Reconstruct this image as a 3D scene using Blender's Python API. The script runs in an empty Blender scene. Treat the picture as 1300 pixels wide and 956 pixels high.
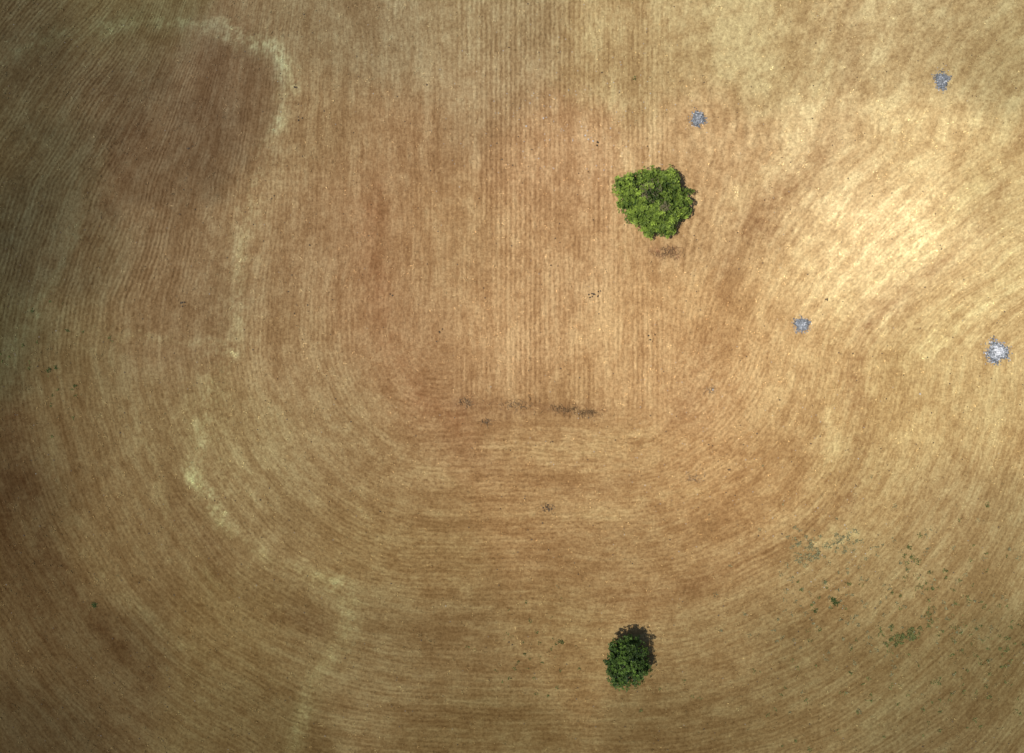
import bpy, math, random
import numpy as np
from mathutils import Vector, Matrix
random.seed(7)
scene=bpy.context.scene
GAIN=1.06
H=90.0
def P(px,py,z=0.0):
    k=0.1*(H-z)/H
    return Vector(((px-650)*k,(433-py)*k,z))
def lin(c):
    c=np.asarray(c,dtype=float)/255.0
    return np.where(c<=0.04045,c/12.92,((c+0.055)/1.055)**2.4)
# ---------------------------------------------------------------- noise
TAB={}
def vnoise(x,y,seed):
    if seed not in TAB: TAB[seed]=np.random.RandomState(seed).rand(256,256)
    r=TAB[seed]
    i=np.floor(x).astype(int); j=np.floor(y).astype(int)
    f=x-i; g=y-j; f=f*f*(3-2*f); g=g*g*(3-2*g)
    i0=i%256; i1=(i+1)%256; j0=j%256; j1=(j+1)%256
    return (r[i0,j0]*(1-f)+r[i1,j0]*f)*(1-g)+(r[i0,j1]*(1-f)+r[i1,j1]*f)*g
def fbm(x,y,scale,seed,o=4,rg=.55):
    s=0;a=1;t=0
    for k in range(o):
        s=s+a*vnoise(x*scale*2**k+k*17.3,y*scale*2**k+k*9.1,seed+k); t+=a; a*=rg
    return s/t-0.5
def sstep(a,b,x):
    t=np.clip((x-a)/(b-a),0,1); return t*t*(3-2*t)
# ---------------------------------------------------------------- ground grid
def axis(lo,hi,step,far):
    c=list(np.arange(lo,hi+1e-6,step)); s=step; x=hi
    while x<far: s*=1.35; x+=s; c.append(x)
    s=step; x=lo; pre=[]
    while x>-far: s*=1.35; x-=s; pre.append(x)
    return np.array(pre[::-1]+c)
xs=axis(-72,72,0.2,3500); ys=axis(-58,50,0.2,3500)
X,Y=np.meshgrid(xs,ys); ny,nx=X.shape
PX=X/0.1+650; PY=433-Y/0.1
WX=PX+fbm(PX,PY,1/60,3)*26+fbm(PX,PY,1/12,23,3)*14; WY=PY+fbm(PX,PY,1/60,9)*26+fbm(PX,PY,1/12,29,3)*14
pts=[(50,50,98,86,60),(150,20,118,106,72),(150,120,116,98,70),(220,180,122,100,72),(300,120,130,107,78),(30,300,90,82,58),(110,330,122,104,72),(200,250,134,110,78),  # ground colours: real dark soil plus vignette darkening painted in at left and corners
(60,180,102,90,62),(250,350,148,123,88),(15,430,94,86,58),(100,450,136,116,78),(200,420,150,125,88),(20,600,96,77,50),(90,560,130,107,70),(150,700,134,111,72),(50,800,108,87,55),(30,700,106,86,55),
(200,560,150,128,87),(300,560,164,142,98),(350,640,160,139,96),(300,800,138,115,73),(200,640,142,118,78),(400,300,166,137,98),(340,300,160,133,94),(380,450,166,139,98),(400,150,158,132,93),
(500,180,164,133,94),(480,60,154,135,100),(400,30,144,125,91),(620,40,163,144,106),(620,110,167,142,104),(480,300,164,129,90),(560,300,174,142,99),(480,400,166,131,91),(650,430,188,154,109),(700,200,184,150,108),(700,330,184,150,106),
(800,60,174,151,107),(950,60,178,157,112),(1100,60,182,161,117),(1200,30,170,150,108),(1270,60,160,142,100),(900,200,188,158,114),(950,280,190,161,116),(1060,200,198,173,127),(1160,180,200,176,127),
(1100,310,230,208,160),(1060,340,210,185,134),(1160,290,220,197,147),(1200,340,204,179,129),(1270,250,190,168,119),(1280,380,190,166,117),(1200,430,190,165,115),(1250,530,178,153,105),(1150,520,184,157,107),  # brightest points paint the sun's opposition hot spot into the ground colour
(1030,480,190,160,111),(1000,400,195,164,115),(930,430,186,151,103),(900,600,178,142,95),(780,600,174,141,95),(880,480,186,151,105),(800,450,190,156,109),(700,560,176,144,99),(600,560,168,134,92),(540,500,168,133,92),(500,600,162,134,91),(430,560,162,137,95),
(450,680,152,127,83),(560,700,154,127,83),(700,690,162,130,87),(650,630,172,139,93),(700,780,150,124,81),(800,720,160,130,87),(900,700,164,133,89),(900,810,146,122,81),(1000,620,176,144,97),(1100,620,172,146,99),
(1050,720,156,132,89),(1150,740,152,131,89),(1200,650,162,138,95),(1270,700,148,128,87),(1260,840,120,104,68),(1150,840,128,110,72),(1030,850,130,110,72),(600,820,138,114,75),(500,830,138,116,77),(420,800,140,119,79),
(150,850,110,90,58),(300,880,124,104,66),(50,930,92,75,48),(300,940,116,97,61),(600,930,124,103,65),(900,930,124,104,67),(1200,930,116,99,65)]
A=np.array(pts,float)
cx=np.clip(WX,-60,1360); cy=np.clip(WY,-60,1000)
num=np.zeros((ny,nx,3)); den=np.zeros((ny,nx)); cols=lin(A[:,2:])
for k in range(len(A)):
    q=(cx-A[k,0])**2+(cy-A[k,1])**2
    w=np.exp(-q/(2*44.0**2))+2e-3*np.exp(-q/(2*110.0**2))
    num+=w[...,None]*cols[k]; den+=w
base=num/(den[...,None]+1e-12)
far=sstep(900,2500,np.hypot(PX-650,PY-433))[...,None]
base=base*(1-far)+lin([140,116,78])*far
rag=fbm(PX,PY,1/5,301,4,.8)*3.4     # ragged edge noise
rag2=fbm(PX,PY,1/34,333,3)*2.6
def pdist(poly):
    d=np.full(PX.shape,1e9)
    for (x0,y0),(x1,y1) in zip(poly[:-1],poly[1:]):
        dx,dy=x1-x0,y1-y0
        t=np.clip(((WX-x0)*dx+(WY-y0)*dy)/(dx*dx+dy*dy),0,1)
        d=np.minimum(d,np.hypot(WX-x0-t*dx,WY-y0-t*dy))
    return d
def band(poly,w,col,s):
    global base
    k=(np.exp(-(pdist(poly)/w)**2)*s*np.clip(0.85+rag+rag2,0,1.8))[...,None]
    k=np.clip(k,0,1)
    base=base*(1-k)+base*lin(col)/lin([150,120,78])*k
STRAW=(178,156,106); SOIL=(124,90,55)
inside=np.clip((1-sstep(0,26,pdist([(20,110),(200,80),(290,110),(250,190),(120,190),(60,300)])-62)),0,1)
k=(inside*.24*np.clip(1+rag2,0,2))[...,None]; base=base*(1-k)+base*np.array([.60,.60,.62])*k
band([(-80,95),(0,72),(80,40),(200,25),(300,38),(350,66),(368,110),(352,160)],12,STRAW,.52)
band([(300,42),(352,68),(370,110)],13,STRAW,.4)
band([(352,160),(325,210),(310,260),(303,330),(300,420),(280,480),(255,540),(250,600),(285,665)],10,STRAW,.25)
band([(250,600),(285,665),(345,705),(430,735)],9,STRAW,.36)
band([(430,735),(450,765),(437,810),(400,862),(370,960)],15,STRAW,.36)
band([(330,200),(300,330),(290,420),(260,520),(270,620)],34,STRAW,.2)
band([(130,190),(105,260),(80,340),(55,380),(20,430),(-30,520)],8,STRAW,.32)
band([(150,430),(240,434),(290,440)],7,STRAW,.3)
band([(100,330),(130,240),(180,160)],24,SOIL,.35)
band([(700,90),(760,120),(790,160),(800,340)],12,STRAW,.2)
band([(1090,0),(1070,130),(1030,200),(960,290)],17,SOIL,.28)
band([(1030,200),(960,290),(915,350),(900,440),(870,520)],17,SOIL,.26)
band([(1050,60),(1035,130),(990,200),(930,260)],14,STRAW,.18)
band([(1320,150),(1250,270),(1190,345),(1110,410)],16,SOIL,.38)
band([(1110,410),(1085,470),(1097,560),(1070,630)],13,SOIL,.42)
band([(1070,630),(1020,680),(900,735),(750,770)],14,SOIL,.3)
band([(1240,230),(1180,310),(1080,370),(1050,460),(1062,560),(1030,630)],15,STRAW,.2)
band([(1320,330),(1220,400),(1150,470)],14,STRAW,.2)
band([(480,230),(470,330),(490,430),(530,500),(590,540)],18,(140,98,60),.2)
band([(20,480),(15,560),(50,680),(110,780),(190,850)],16,SOIL,.45)
band([(0,600),(10,700),(60,800)],18,SOIL,.4)
band([(55,560),(90,660),(160,760),(260,840)],10,STRAW,.22)
band([(230,640),(270,710),(330,760),(400,790)],14,SOIL,.42)
band([(190,560),(215,660),(270,740)],8,STRAW,.25)
band([(590,515),(660,520),(760,524)],12,(124,92,60),.32)
band([(620,560),(700,572),(830,560)],14,STRAW,.2)
band([(560,560),(640,610),(760,620),(860,590)],10,SOIL,.2)
band([(540,600),(640,650),(780,655),(900,620)],8,STRAW,.2)
band([(1010,690),(1080,680)],10,STRAW,.3)
band([(840,315),(860,322)],9,(125,88,58),.6)
# ---------------------------------------------------------------- furrow flow field
sy=np.interp(PY,[-600,0,190,270,340,400,450],[330,300,260,200,130,50,0])
xw=PX-sy*np.clip((PX-830)/450,0,1.3)
sl=np.interp(PY,[-400,0,100,230,380,450],[420,230,150,62,12,0])
xw=xw-sl*(1-sstep(120,460,PX))
xw=xw+fbm(PX,PY,1/130,505,3)*18; pyw=PY+fbm(PX,PY,1/130,606,3)*18
x0,x1,y0=560,800,430
ddx=np.where(xw<x0,x0-xw,np.where(xw>x1,xw-x1,0)); ddy=np.maximum(pyw-y0,0)
D=np.hypot(ddx,ddy)*0.1
th=np.arctan2(ddy,ddx)
V=np.where(xw<x0,th*30+(pyw.clip(max=y0)-y0)*0.1, np.where(xw>x1,(math.pi/2*30)*2+24-th*30-(pyw.clip(max=y0)-y0)*0.1,math.pi/2*30+(xw-x0)*0.1))
mask=sstep(555,590,PX)*(1-sstep(835,875,PX))*(1-sstep(490,560,PY+fbm(PX,PY,1/40,77)*50))
rowvis=0.6+0.4*mask
rowvis=np.maximum(rowvis,1.3*(1-sstep(190,350,np.hypot(PX-60,PY-200))))
rowvis*=1-0.6*sstep(980,1100,PX)*(1-sstep(500,620,PY))
def rowmod(u,v,sd): return np.clip(.9+fbm(u*.35,v*.09,1,sd,4,.7)*4.2,0,1.6)
rowvis*=rowmod(D,V,820)*(1-mask)+rowmod(X,Y,830)*mask
def streaks(u,v,sd):
    big=fbm(u*.42,v*.022,1,sd,3,.6); mid=fbm(u*1.1,v*.13,1,sd+20,3,.75); br=fbm(u*2.1,v*.5,1,sd+40,2,.7)
    return big*.82+mid*1.0+br*.9
SA=streaks(D,V,900); SB=streaks(X,Y,950)
S=SA*(1-mask)+SB*mask
patch=fbm(PX,PY,1/95,1001,6,.66)
blot=fbm(PX,PY,1/16,1051,5,.82)
tot=S*.95+patch*1.05+blot*1.5
cover=np.clip(.5+tot*.95,0,1)
lum=(.77+.46*cover)[...,None]
tint=(1-cover)[...,None]*np.array([1.07,.96,.87])+cover[...,None]*np.array([.965,1.02,1.05])
near=(1-sstep(60,300,np.hypot(X,Y)))[...,None]
base=base*(1+(lum*tint-1)*near)
Z=fbm(X,Y,1/25,41)*0.35+fbm(X,Y,1/5,51)*0.06
Z*=1-sstep(150,400,np.hypot(X,Y))
verts=np.stack([X,Y,Z],-1).reshape(-1,3)
def gij(x,y): return int(np.clip(np.searchsorted(ys,y),1,ny-1)),int(np.clip(np.searchsorted(xs,x),1,nx-1))
def ground_z(x,y): return float(Z[gij(x,y)])
me=bpy.data.meshes.new("field_ground")
idx=np.arange(ny*nx).reshape(ny,nx)
F=np.stack([idx[:-1,:-1],idx[:-1,1:],idx[1:,1:],idx[1:,:-1]],-1).reshape(-1,4)
me.vertices.add(len(verts)); me.vertices.foreach_set("co",verts.ravel())
me.loops.add(F.size); me.loops.foreach_set("vertex_index",F.ravel().astype(np.int32))
me.polygons.add(len(F)); me.polygons.foreach_set("loop_start",(np.arange(len(F))*4).astype(np.int32))
me.polygons.foreach_set("use_smooth",np.ones(len(F),dtype=bool))
me.update()
a=me.attributes.new("soil_and_light","FLOAT_COLOR","POINT"); c4=np.ones((ny*nx,4)); c4[:,:3]=base.reshape(-1,3)/GAIN; a.data.foreach_set("color",c4.ravel())  # soil colour with the painted hot spot and vignette included
a=me.attributes.new("flow","FLOAT_VECTOR","POINT"); a.data.foreach_set("vector",np.stack([D,V,0*D],-1).ravel())
a=me.attributes.new("inner","FLOAT","POINT"); a.data.foreach_set("value",mask.ravel())
a=me.attributes.new("rows","FLOAT","POINT"); a.data.foreach_set("value",rowvis.ravel())
ground=bpy.data.objects.new("field_ground",me); scene.collection.objects.link(ground)

# ---------------------------------------------------------------- material helpers
class NT:
    def __init__(s,name):
        s.m=bpy.data.materials.new(name); s.m.use_nodes=True; s.t=s.m.node_tree; s.t.nodes.clear()
    def n(s,t,**k):
        x=s.t.nodes.new(t)
        for a,b in k.items(): setattr(x,a,b)
        return x
    def l(s,a,b): s.t.links.new(a,b)
    def _in(s,sock,v):
        if isinstance(v,bpy.types.NodeSocket): s.l(v,sock)
        else: sock.default_value=v
    def math(s,op,a,b=0.0,c=None,clamp=False):
        x=s.n('ShaderNodeMath',operation=op); x.use_clamp=clamp
        s._in(x.inputs[0],a); s._in(x.inputs[1],b)
        if c is not None: s._in(x.inputs[2],c)
        return x.outputs[0]
    def mul(s,v,vec):
        x=s.n('ShaderNodeVectorMath',operation='MULTIPLY'); s._in(x.inputs[0],v); s._in(x.inputs[1],vec); return x.outputs[0]
    def scale(s,v,f):
        x=s.n('ShaderNodeVectorMath',operation='SCALE'); s._in(x.inputs[0],v); s._in(x.inputs['Scale'],f); return x.outputs[0]
    def noise(s,vec,sc,det=4,rough=.6,dist=0):
        x=s.n('ShaderNodeTexNoise'); x.noise_dimensions='2D'; s.l(vec,x.inputs['Vector']); x.inputs['Scale'].default_value=sc
        x.inputs['Detail'].default_value=det; x.inputs['Roughness'].default_value=rough; x.inputs['Distortion'].default_value=dist
        return x.outputs['Fac']
    def mix(s,f,a,b,bt='MIX'):
        x=s.n('ShaderNodeMix',data_type='RGBA',blend_type=bt); s._in(x.inputs[0],f); s._in(x.inputs[6],a); s._in(x.inputs[7],b); return x.outputs[2]
    def mr(s,v,a,b,c,d,smooth=False):
        x=s.n('ShaderNodeMapRange'); 
        if smooth: x.interpolation_type='SMOOTHSTEP'
        s._in(x.inputs[0],v)
        for i,q in enumerate((a,b,c,d)): x.inputs[i+1].default_value=q
        return x.outputs[0]
    def attr(s,name,o='Fac'):
        x=s.n('ShaderNodeAttribute',attribute_name=name); return x.outputs[o]
# ---------------------------------------------------------------- ground material
g=NT("soil_stubble")
pos=g.n('ShaderNodeNewGeometry').outputs['Position']
flow=g.attr("flow",'Vector'); inner=g.attr("inner"); rows=g.attr("rows"); soil_and_light=g.attr("soil_and_light",'Color')
wob2=g.math('SUBTRACT',g.noise(pos,0.8,2),0.5)
def pattern(vec):
    sep=g.n('ShaderNodeSeparateXYZ'); g.l(vec,sep.inputs[0])
    u=g.math('MULTIPLY_ADD',wob2,.36,sep.outputs[0])
    fine=g.noise(g.mul(vec,(4.2,1.1,1)),1,2,.7)
    wave=g.math('SINE',g.math('MULTIPLY',u,2*math.pi/0.62))
    s=g.math('MULTIPLY',g.math('SUBTRACT',fine,.5),1.4)
    return g.math('MULTIPLY_ADD',g.math('MULTIPLY',wave,rows),0.22,s)
pa=pattern(flow); pb=pattern(pos)
mx=g.n('ShaderNodeMix',data_type='FLOAT'); g.l(inner,mx.inputs[0]); g.l(pa,mx.inputs[2]); g.l(pb,mx.inputs[3])
streak=mx.outputs[0]
grain=g.math('SUBTRACT',g.noise(pos,2.4,4,.85),.5)
tt=g.math('MULTIPLY_ADD',grain,3.1,streak)
lum=g.mr(tt,-1.1,1.1,.48,1.52)
c1=g.scale(soil_and_light,lum)
t=g.mr(tt,-.8,.8,0,1)
c2=g.mul(c1,g.mix(t,(1.05,.97,.90,1),(.975,1.015,1.03,1)))
sp=g.mr(g.noise(pos,1.7,4,.8),.64,.73,0,1)
c3=g.mix(g.math('MULTIPLY',sp,.5),c2,g.scale(c2,.5))
bs=g.n('ShaderNodeBsdfPrincipled'); g.l(c3,bs.inputs['Base Color']); bs.inputs['Roughness'].default_value=1; bs.inputs['Specular IOR Level'].default_value=0.0
bs.inputs['Diffuse Roughness'].default_value=1
bp=g.n('ShaderNodeBump'); bp.inputs['Strength'].default_value=.55; bp.inputs['Distance'].default_value=.12; g.l(grain,bp.inputs['Height']); g.l(bp.outputs[0],bs.inputs['Normal'])
out=g.n('ShaderNodeOutputMaterial'); g.l(bs.outputs[0],out.inputs[0])
me.materials.append(g.m)

# ---------------------------------------------------------------- generic mesh builder
class MB:
    def __init__(s): s.v=[];s.f=[];s.c=[]
    def add(s,vs,fs,col):
        o=len(s.v); s.v+= [tuple(q) for q in vs]; s.f+=[tuple(i+o for i in f) for f in fs]; s.c+=[col]*len(vs)
    def tube(s,a,b,ra,rb,col,n=6):
        a=Vector(a);b=Vector(b);d=(b-a)
        if d.length<1e-5:return
        q=d.to_track_quat('Z','Y'); vs=[]
        for p,r in((a,ra),(b,rb)):
            for i in range(n):
                t=2*math.pi*i/n; vs.append(p+q@Vector((math.cos(t)*r,math.sin(t)*r,0)))
        s.add(vs,[(i,(i+1)%n,n+(i+1)%n,n+i) for i in range(n)]+[tuple(range(n,2*n))],col)
    def limb(s,a,b,ra,rb,col,seg=5,bend=.12,n=6):
        a=Vector(a);b=Vector(b);L=(b-a).length; p=a
        for k in range(1,seg+1):
            t=k/seg; q=a.lerp(b,t)+Vector((random.uniform(-1,1),random.uniform(-1,1),random.uniform(-.5,.8)))*L*bend*math.sin(math.pi*t)*.8
            s.tube(p,q,ra+(rb-ra)*(k-1)/seg,ra+(rb-ra)*t,col,n); p=q
    def obj(s,name,mat,parent=None,smooth=False):
        m=bpy.data.meshes.new(name); m.from_pydata(s.v,[],s.f); m.update()
        a=m.attributes.new("tone","FLOAT_COLOR","POINT"); c=np.ones((len(s.v),4)); c[:,:3]=np.array(s.c); a.data.foreach_set("color",c.ravel())
        if smooth: m.polygons.foreach_set("use_smooth",[True]*len(m.polygons))
        m.materials.append(mat); o=bpy.data.objects.new(name,m); scene.collection.objects.link(o)
        if parent: o.parent=parent
        return o
def simple(name,rough=.9,nscale=6,amp=.35,transl=0,spec=.2):
    t=NT(name); p=t.n('ShaderNodeNewGeometry').outputs['Position']
    c=t.scale(t.attr("tone",'Color'),t.mr(t.noise(p,nscale,2,.7),.3,.7,1-amp,1+amp))
    b=t.n('ShaderNodeBsdfPrincipled'); t.l(c,b.inputs['Base Color']); b.inputs['Roughness'].default_value=rough; b.inputs['Specular IOR Level'].default_value=spec
    o=t.n('ShaderNodeOutputMaterial')
    if transl:
        tr=t.n('ShaderNodeBsdfTranslucent'); t.l(t.mul(c,(1.1,1.3,.5)),tr.inputs[0]); ms=t.n('ShaderNodeMixShader'); ms.inputs[0].default_value=transl
        t.l(b.outputs[0],ms.inputs[1]); t.l(tr.outputs[0],ms.inputs[2]); t.l(ms.outputs[0],o.inputs[0])
    else: t.l(b.outputs[0],o.inputs[0])
    return t.m
M_leaf=simple("leaf",.55,2,.2,.2,.3); M_bark=simple("bark",.95,8,.3,0,.1); M_rock=simple("limestone",.95,5,.25,0,.1)
M_dry=simple("dry_plant",.95,5,.3,0,.05); M_clod=simple("clod",.95,8,.3,0,.05); M_weed=simple("weed_leaf",.8,4,.3,.2,.1)

# ---------------------------------------------------------------- trees
def make_tree(lobes,base_px,nsub,per,leafL,bright,dark,bare=None,twigs=0,yel=.04):
    root=bpy.data.objects.new("broadleaf_tree",None); scene.collection.objects.link(root)
    b=P(*base_px); b.z=ground_z(b.x,b.y)-.1
    L=[(P(x,y,z),r,fl) for x,y,z,r,fl in lobes]
    wood=MB(); bc=(.13,.10,.075)
    fork=b+Vector((.1,.05,1.0)); wood.limb(b,fork,.30,.22,bc,4,.05,10)
    for k in range(8):
        t=2*math.pi*k/8; wood.tube(b+Vector((math.cos(t)*.5,math.sin(t)*.5,.02)),b+Vector((0,0,.5)),.06,.14,bc,6)
    tot=sum(r*r for _,r,_ in L)
    leaf=MB()
    def rosette(p,nrm,shade,sz=1.0):
        q=nrm.to_track_quat('Z','Y')
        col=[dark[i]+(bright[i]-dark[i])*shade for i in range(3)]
        nl=random.randint(5,7); ph=random.random()*6.28
        for k in range(nl):
            a=ph+k*6.283/nl+random.gauss(0,.2); ti=random.uniform(-.1,.8); ln=leafL*random.uniform(.55,1.25)*sz; w=ln*.25
            dr=Vector((math.cos(a)*math.cos(ti),math.sin(a)*math.cos(ti),math.sin(ti))); sd=Vector((-math.sin(a),math.cos(a),0))
            m=dr*ln*.5; tip=dr*ln-Vector((0,0,ln*.22))
            f=random.uniform(.7,1.3); jc=[x*f for x in col]
            leaf.add([p+q@(dr*ln*.05),p+q@(m+sd*w+Vector((0,0,.02))),p+q@tip,p+q@(m-sd*w+Vector((0,0,.02)))],[(0,1,2),(0,2,3)],jc)
    for c,r,fl in L:
        e=c+Vector((0,0,r*fl*.1)); wood.limb(fork,e,.15,.06,bc,6,.12,7)
        # shaded interior foliage
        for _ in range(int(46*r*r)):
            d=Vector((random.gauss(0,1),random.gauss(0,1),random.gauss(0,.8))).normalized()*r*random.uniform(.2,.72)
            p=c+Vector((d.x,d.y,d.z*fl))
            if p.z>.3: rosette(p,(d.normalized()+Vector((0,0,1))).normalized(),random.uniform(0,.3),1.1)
        n=int(nsub*r*r/tot)
        for _ in range(n):
            d=Vector((random.gauss(0,1),random.gauss(0,1),random.gauss(.3,.8))).normalized()
            if d.z<-.5: continue
            rr=r*random.uniform(.62,1.06)
            sc_=c+Vector((d.x*rr,d.y*rr,d.z*rr*fl))
            if sc_.z<.35: sc_.z=random.uniform(.35,.8)
            if bare and any((sc_.xy-P(bx,by,sc_.z).xy).length<br and random.random()<.5 for bx,by,br in bare): continue
            if random.random()<.5: wood.limb(e,sc_,.035,.01,bc,4,.12,4)
            sr=random.uniform(.28,.55); tone=random.gauss(.66,.26)
            if random.random()<yel: tone=1.35
            nn=max(3,int(per*sr/.4*random.uniform(.6,1.3)))
            for _ in range(nn):
                dd=Vector((random.gauss(0,1),random.gauss(0,1),random.gauss(.5,.8))).normalized()
                p=sc_+dd*sr*random.uniform(.5,1.1)
                if p.z<.15: continue
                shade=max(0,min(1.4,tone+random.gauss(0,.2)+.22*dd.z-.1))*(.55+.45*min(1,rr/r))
                nrm=(d*.6+dd*.6+Vector((0,0,.55))+Vector((random.gauss(0,.25),random.gauss(0,.25),0))).normalized()
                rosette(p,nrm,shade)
    if bare:
        for (bx,by,br) in bare:
            for _ in range(twigs):
                z=random.uniform(3.2,4.1); aa=random.random()*6.28; c=P(bx,by,z)+Vector((math.cos(aa),math.sin(aa),0))*br*random.random()**.5
                for j in range(3):
                    e=c+Vector((random.gauss(0,.3),random.gauss(0,.3),random.uniform(.1,.5)))
                    wood.tube(c,e,.035,.012,(.20,.17,.09),4)
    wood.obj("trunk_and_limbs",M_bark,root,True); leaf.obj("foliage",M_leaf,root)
    return root
make_tree([(803,239,2.0,1.9,.75),(791,236,1.4,1.15,.8),(826,250,2.3,2.3,.75),(846,236,2.0,1.8,.8),(858,262,1.8,1.7,.8),(840,274,1.8,2.0,.75),(818,268,1.8,1.9,.8),(804,257,1.7,1.6,.8),(845,288,1.3,1.2,.8),(824,288,1.3,1.1,.8),(864,250,1.4,1.1,.8),(830,229,1.8,1.5,.8),(808,272,1.1,1.2,.8),(868,268,1.2,.8,.8),(852,224,1.3,.8,.8),(820,226,1.4,1.1,.8)],
 (822,256),700,6,.34,(.235,.315,.045),(.035,.068,.010),bare=[(826,242,1.4),(843,262,.6)],twigs=30)
make_tree([(790,828,2.4,1.9,.85),(804,832,2.4,1.8,.85),(797,850,2.3,2.0,.85),(781,845,1.8,1.4,.85),(811,848,1.8,1.3,.85),(797,820,2.0,1.3,.85),(797,838,3.2,1.6,.8),(787,858,1.8,1.4,.85)],
 (797,822),420,6,.27,(.09,.15,.022),(.012,.03,.005),yel=.0)

# ---------------------------------------------------------------- rock piles
def stone(mb,c,r,col,fl=.7):
    vs=[]
    t=(1+5**.5)/2
    B=[(-1,t,0),(1,t,0),(-1,-t,0),(1,-t,0),(0,-1,t),(0,1,t),(0,-1,-t),(0,1,-t),(t,0,-1),(t,0,1),(-t,0,-1),(-t,0,1)]
    Fi=[(0,11,5),(0,5,1),(0,1,7),(0,7,10),(0,10,11),(1,5,9),(5,11,4),(11,10,2),(10,7,6),(7,1,8),(3,9,4),(3,4,2),(3,2,6),(3,6,8),(3,8,9),(4,9,5),(2,4,11),(6,2,10),(8,6,7),(9,8,1)]
    R=Matrix.Rotation(random.random()*6.28,3,'Z')@Matrix.Rotation(random.gauss(0,.4),3,'X')
    sx,sy_=random.uniform(.75,1.3),random.uniform(.75,1.2)
    for q in B:
        q=Vector(q).normalized()*r*random.uniform(.75,1.15); q=R@Vector((q.x*sx,q.y*sy_,q.z*fl)); vs.append(c+q)
    mb.add(vs,Fi,col)
def pile(px,py,rx,ry,n,white,outl,gain=1.0,core=False):
    mb=MB(); c=P(px,py); hh=min(rx,ry)*.5; ang=random.random()*6.28
    f=lambda a:1+.16*math.sin(3*a+ang)+.10*math.sin(5*a+ang*2)+.07*math.sin(8*a)
    vs=[(c.x,c.y,ground_z(c.x,c.y)+hh*.85)]; fs=[]; NA=28; NR=7
    for k in range(1,NR+1):
        rr=k/NR
        for i in range(NA):
            a=6.283*i/NA; q=rr*.93*f(a)*random.uniform(.95,1.05); x=c.x+math.cos(a)*q*rx; y=c.y+math.sin(a)*q*ry
            vs.append((x,y,ground_z(x,y)+max(0,1-rr)*hh*.85+random.uniform(-.03,.03)-(.06 if k==NR else 0)))
    for i in range(NA): fs.append((0,1+i,1+(i+1)%NA))
    for k in range(NR-1):
        for i in range(NA):
            a0=1+k*NA+i; b0=1+k*NA+(i+1)%NA; fs.append((a0,a0+NA,b0+NA,b0))
    mb.add(vs,fs,(.19*gain,.20*gain,.205*gain))
    for i in range(n):
        a=random.random()*6.283; rr=random.random()**.6
        if i%6==0: rr=random.uniform(.9,1.3)
        x=math.cos(a)*rr*rx*f(a); y=math.sin(a)*rr*ry*f(a)
        h=max(0,1-rr)*hh*.9
        s=random.uniform(.04,.11)*(1.2 if rr<.5 else 1)
        if random.random()<.05: s*=1.7
        k=random.random()*(.6+.8*rr)
        if core: k=k*(.35+1.1*rr)
        if k<white: v=random.uniform(.5,.72); col=(v,v*1.0,v*1.0)
        elif k<.85: v=random.uniform(.20,.32)*gain; col=(v*.96,v,v*1.04)
        else: v=random.uniform(.10,.17)*gain; col=(v*.97,v,v*1.03)
        stone(mb,Vector((c.x+x,c.y+y,ground_z(c.x+x,c.y+y)+h+s*.15)),s,col)
    for i in range(outl):
        a=random.random()*6.283; rr=1+abs(random.gauss(0,.3)); v=random.uniform(.2,.4)
        x=c.x+math.cos(a)*rr*rx; y=c.y+math.sin(a)*rr*ry; stone(mb,Vector((x,y,ground_z(x,y)+.02)),random.uniform(.04,.08),(v,v,v*1.02))
    mb.obj("rock_pile",M_rock)
pile(1195,103,.85,1.1,420,.05,25,.85)
pile(886,151,.85,.9,360,.08,25)
pile(1018,412,.95,.85,360,.12,30,1.1)
pile(1266,447,1.3,1.25,900,.42,70,1.2,True)

# ---------------------------------------------------------------- scattered field stones / clods
mb=MB()
def sc(px,py,s,v,tint=(1,.95,.88)):
    p=P(px,py); stone(mb,Vector((p.x,p.y,ground_z(p.x,p.y)+s*.2)),s,(v*tint[0],v*tint[1],v*tint[2]))
for _ in range(300): sc(random.uniform(-100,1400),random.uniform(-80,1040),random.uniform(.03,.06),random.uniform(.3,.45))
for _ in range(150): sc(random.gauss(740,90),random.gauss(150,60),random.uniform(.04,.08),random.uniform(.4,.6))
for _ in range(130): sc(random.gauss(900,130),random.gauss(560,50),random.uniform(.035,.07),random.uniform(.4,.6))
for _ in range(70): sc(random.gauss(1040,60),random.gauss(700,40),random.uniform(.035,.07),random.uniform(.4,.6))
for q in [(747,177),(753,179),(743,172),(668,160),(690,150),(775,163),(905,495),(1168,500)]: sc(*q,.12,.55)
mb.obj("field_stones",M_rock)
mb=MB()
for _ in range(1300): sc(random.uniform(-100,1400),random.uniform(-80,1040),random.uniform(.04,.11),random.uniform(.07,.15),(1,.75,.5))
for q in [(754,375),(758,377),(749,374),(760,371),(827,428),(617,536),(700,645),(693,643),(232,388),(228,384),(375,110),(380,150),(760,184),(1048,380),(495,375),(240,190),(700,560),(560,420)]:
    for j in range(3): sc(q[0]+random.gauss(0,2),q[1]+random.gauss(0,2),random.uniform(.08,.15),random.uniform(.06,.12),(1,.75,.5))
mb.obj("soil_clods",M_clod)

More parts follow.
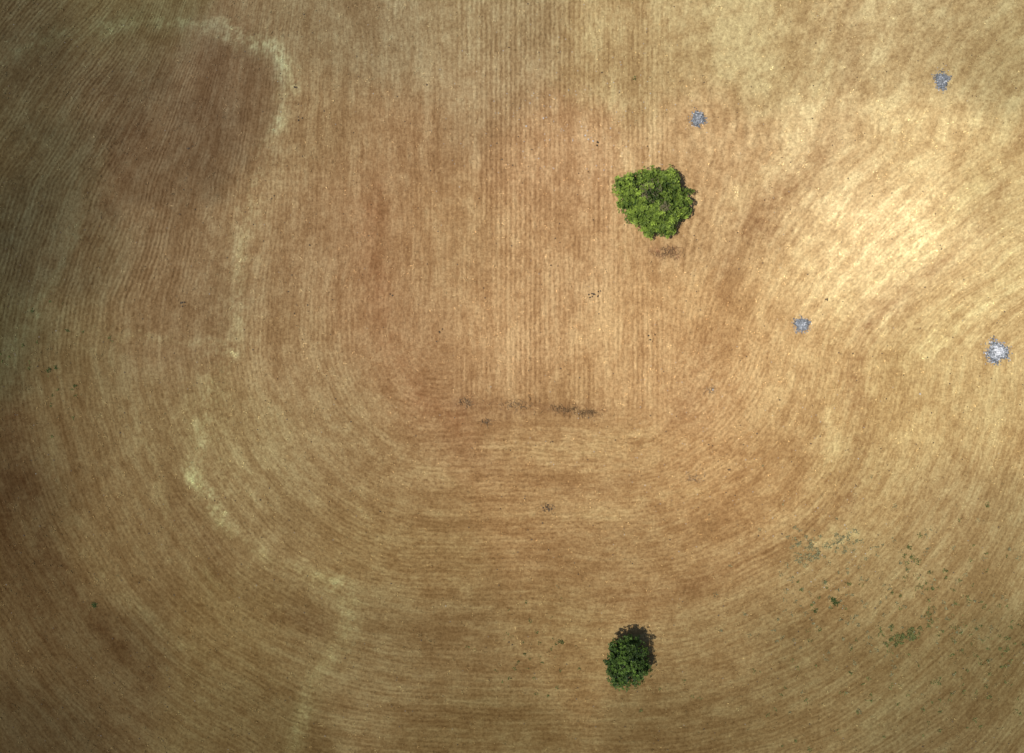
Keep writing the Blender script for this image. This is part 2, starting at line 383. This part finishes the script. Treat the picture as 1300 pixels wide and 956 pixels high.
# ---------------------------------------------------------------- dry brush heaps
def brush(px,py,w,h,n,col=(.22,.145,.08)):
    mb=MB(); 
    for _ in range(n):
        x=px+max(-1.8,min(1.8,random.gauss(0,.6)))*w; y=py+max(-1.8,min(1.8,random.gauss(0,.6)))*h
        a=P(x,y); a.z=ground_z(a.x,a.y)+random.uniform(.0,.08)
        t=random.random()*6.28; l=random.uniform(.2,.65); v=random.uniform(.5,1.5)
        b=a+Vector((math.cos(t)*l,math.sin(t)*l,random.uniform(-.05,.12))); m=(a+b)/2+Vector((random.gauss(0,.08),random.gauss(0,.08),.05))
        cc=tuple(q*v for q in col); mb.tube(a,m,.022,.018,cc,4); mb.tube(m,b,.018,.008,cc,4)
    mb.obj("dry_brush",M_dry)
brush(714,519,15,5,100,(.23,.14,.065)); brush(745,524,14,4,120,(.23,.14,.065)); brush(655,514,18,6,70,(.26,.17,.09)); brush(591,512,8,4,36,(.26,.17,.09)); brush(618,536,6,3,26)
brush(848,321,14,7,140,(.22,.13,.065)); brush(902,495,7,3,24,(.28,.2,.12)); brush(880,607,10,6,26,(.28,.2,.12)); brush(697,645,6,4,26)

# ---------------------------------------------------------------- weeds
def tuft(mb,x,y,r,col,n):
    for _ in range(n):
        t=random.random()*6.28; d=random.random()**.6*r
        a=Vector((x+math.cos(t)*d,y+math.sin(t)*d,0)); a.z=ground_z(a.x,a.y)
        t2=random.random()*6.28; l=random.uniform(.12,.34); dr=Vector((math.cos(t2),math.sin(t2),random.uniform(.3,1.1))).normalized()
        sd=Vector((-math.sin(t2),math.cos(t2),0))*l*.15; v=random.uniform(.6,1.4); cc=tuple(q*v for q in col)
        mb.add([a,a+dr*l*.5+sd,a+dr*l-Vector((0,0,l*.25)),a+dr*l*.5-sd],[(0,1,2),(0,2,3)],cc)
mb=MB(); G=(.07,.10,.03); G2=(.15,.165,.055)
spots=[(1060,765,.45,G,110),(1057,761,.3,G,60),(120,768,.3,G,60),(62,470,.3,G,36),(70,466,.2,G,20),(85,420,.2,G,20),(40,395,.2,G,16),(1165,713,.45,G2,50),(1158,708,.3,G2,30),(1168,680,.3,G2,30),(1254,641,.3,G2,30),(95,490,.2,G,16),(805,100,.2,G2,14),(712,815,.3,G,30),(1035,775,.3,G,30)]
for x,y,r,c,n in spots: p=P(x,y); tuft(mb,p.x,p.y,r,c,n)
def cloud(cx_,cy_,sx,sy,k,col,ang=0,n=12,r=.3):
    for _ in range(k):
        a=random.gauss(0,sx); b=random.gauss(0,sy); p=P(cx_+a*math.cos(ang)+b*math.sin(ang),cy_-a*math.sin(ang)+b*math.cos(ang)); tuft(mb,p.x,p.y,random.uniform(.3,1.2)*r,col,random.randint(n//2,n*2))
cloud(1150,808,16,5,32,G2,.5,20); cloud(1130,800,8,10,9,G2); cloud(1170,715,20,20,10,G2); cloud(1040,770,25,25,12,G2)
cloud(1200,770,60,40,60,G2,0,9); cloud(670,820,35,30,36,G2,0,6,.25); cloud(1260,820,40,40,50,G2,0,9); cloud(70,460,40,50,22,G2,0,6,.2)
cloud(1070,690,16,8,24,(.27,.25,.13)); cloud(1025,700,14,12,40,(.27,.25,.13),.6); cloud(1100,880,120,40,70,G2,0,8,.25); cloud(1120,760,110,60,170,(.26,.245,.13),0,8,.3)
mb.obj("weed_patches",M_weed)
# low dry stubble tufts over the whole field, toned like the ground they stand on
mb=MB()
for _ in range(8000):
    p=P(random.uniform(-80,1380),random.uniform(-60,1020)); v=random.uniform(1.2,1.8)/GAIN; bcol=base[gij(p.x,p.y)]
    tuft(mb,p.x,p.y,random.uniform(.08,.3),(float(bcol[0]*v*.97),float(bcol[1]*v*1.02),float(bcol[2]*v*1.03)),random.randint(2,6))
mb.obj("dry_stubble",M_dry)

# ---------------------------------------------------------------- camera, sun, sky
cam=bpy.data.cameras.new("camera"); co=bpy.data.objects.new("camera",cam); scene.collection.objects.link(co)
co.location=(0,0,H); co.rotation_euler=(0,0,0); cam.sensor_width=36; cam.lens=36*H/130; cam.shift_y=-45/1300; cam.clip_end=12000; cam.clip_start=.5
scene.camera=co
sd=Vector((45,13.3,-90)).normalized()
sun=bpy.data.lights.new("sun","SUN"); sun.energy=3.9; sun.angle=math.radians(.53); sun.color=(1,.975,.935)
so=bpy.data.objects.new("sun",sun); scene.collection.objects.link(so); so.rotation_euler=sd.to_track_quat('-Z','Y').to_euler(); so.location=(-45,-13,100)
w=bpy.data.worlds.new("World"); scene.world=w; w.use_nodes=True; nt=w.node_tree
sky=nt.nodes.new('ShaderNodeTexSky'); sky.sky_type='NISHITA'; sky.sun_disc=False
sky.sun_elevation=math.asin(-sd.z); sky.sun_rotation=math.atan2(-sd.x,-sd.y)%(2*math.pi)
bg=nt.nodes['Background']; nt.links.new(sky.outputs[0],bg.inputs[0]); bg.inputs[1].default_value=.08
scene.view_settings.view_transform='Standard'; scene.view_settings.look='None'; scene.view_settings.exposure=0
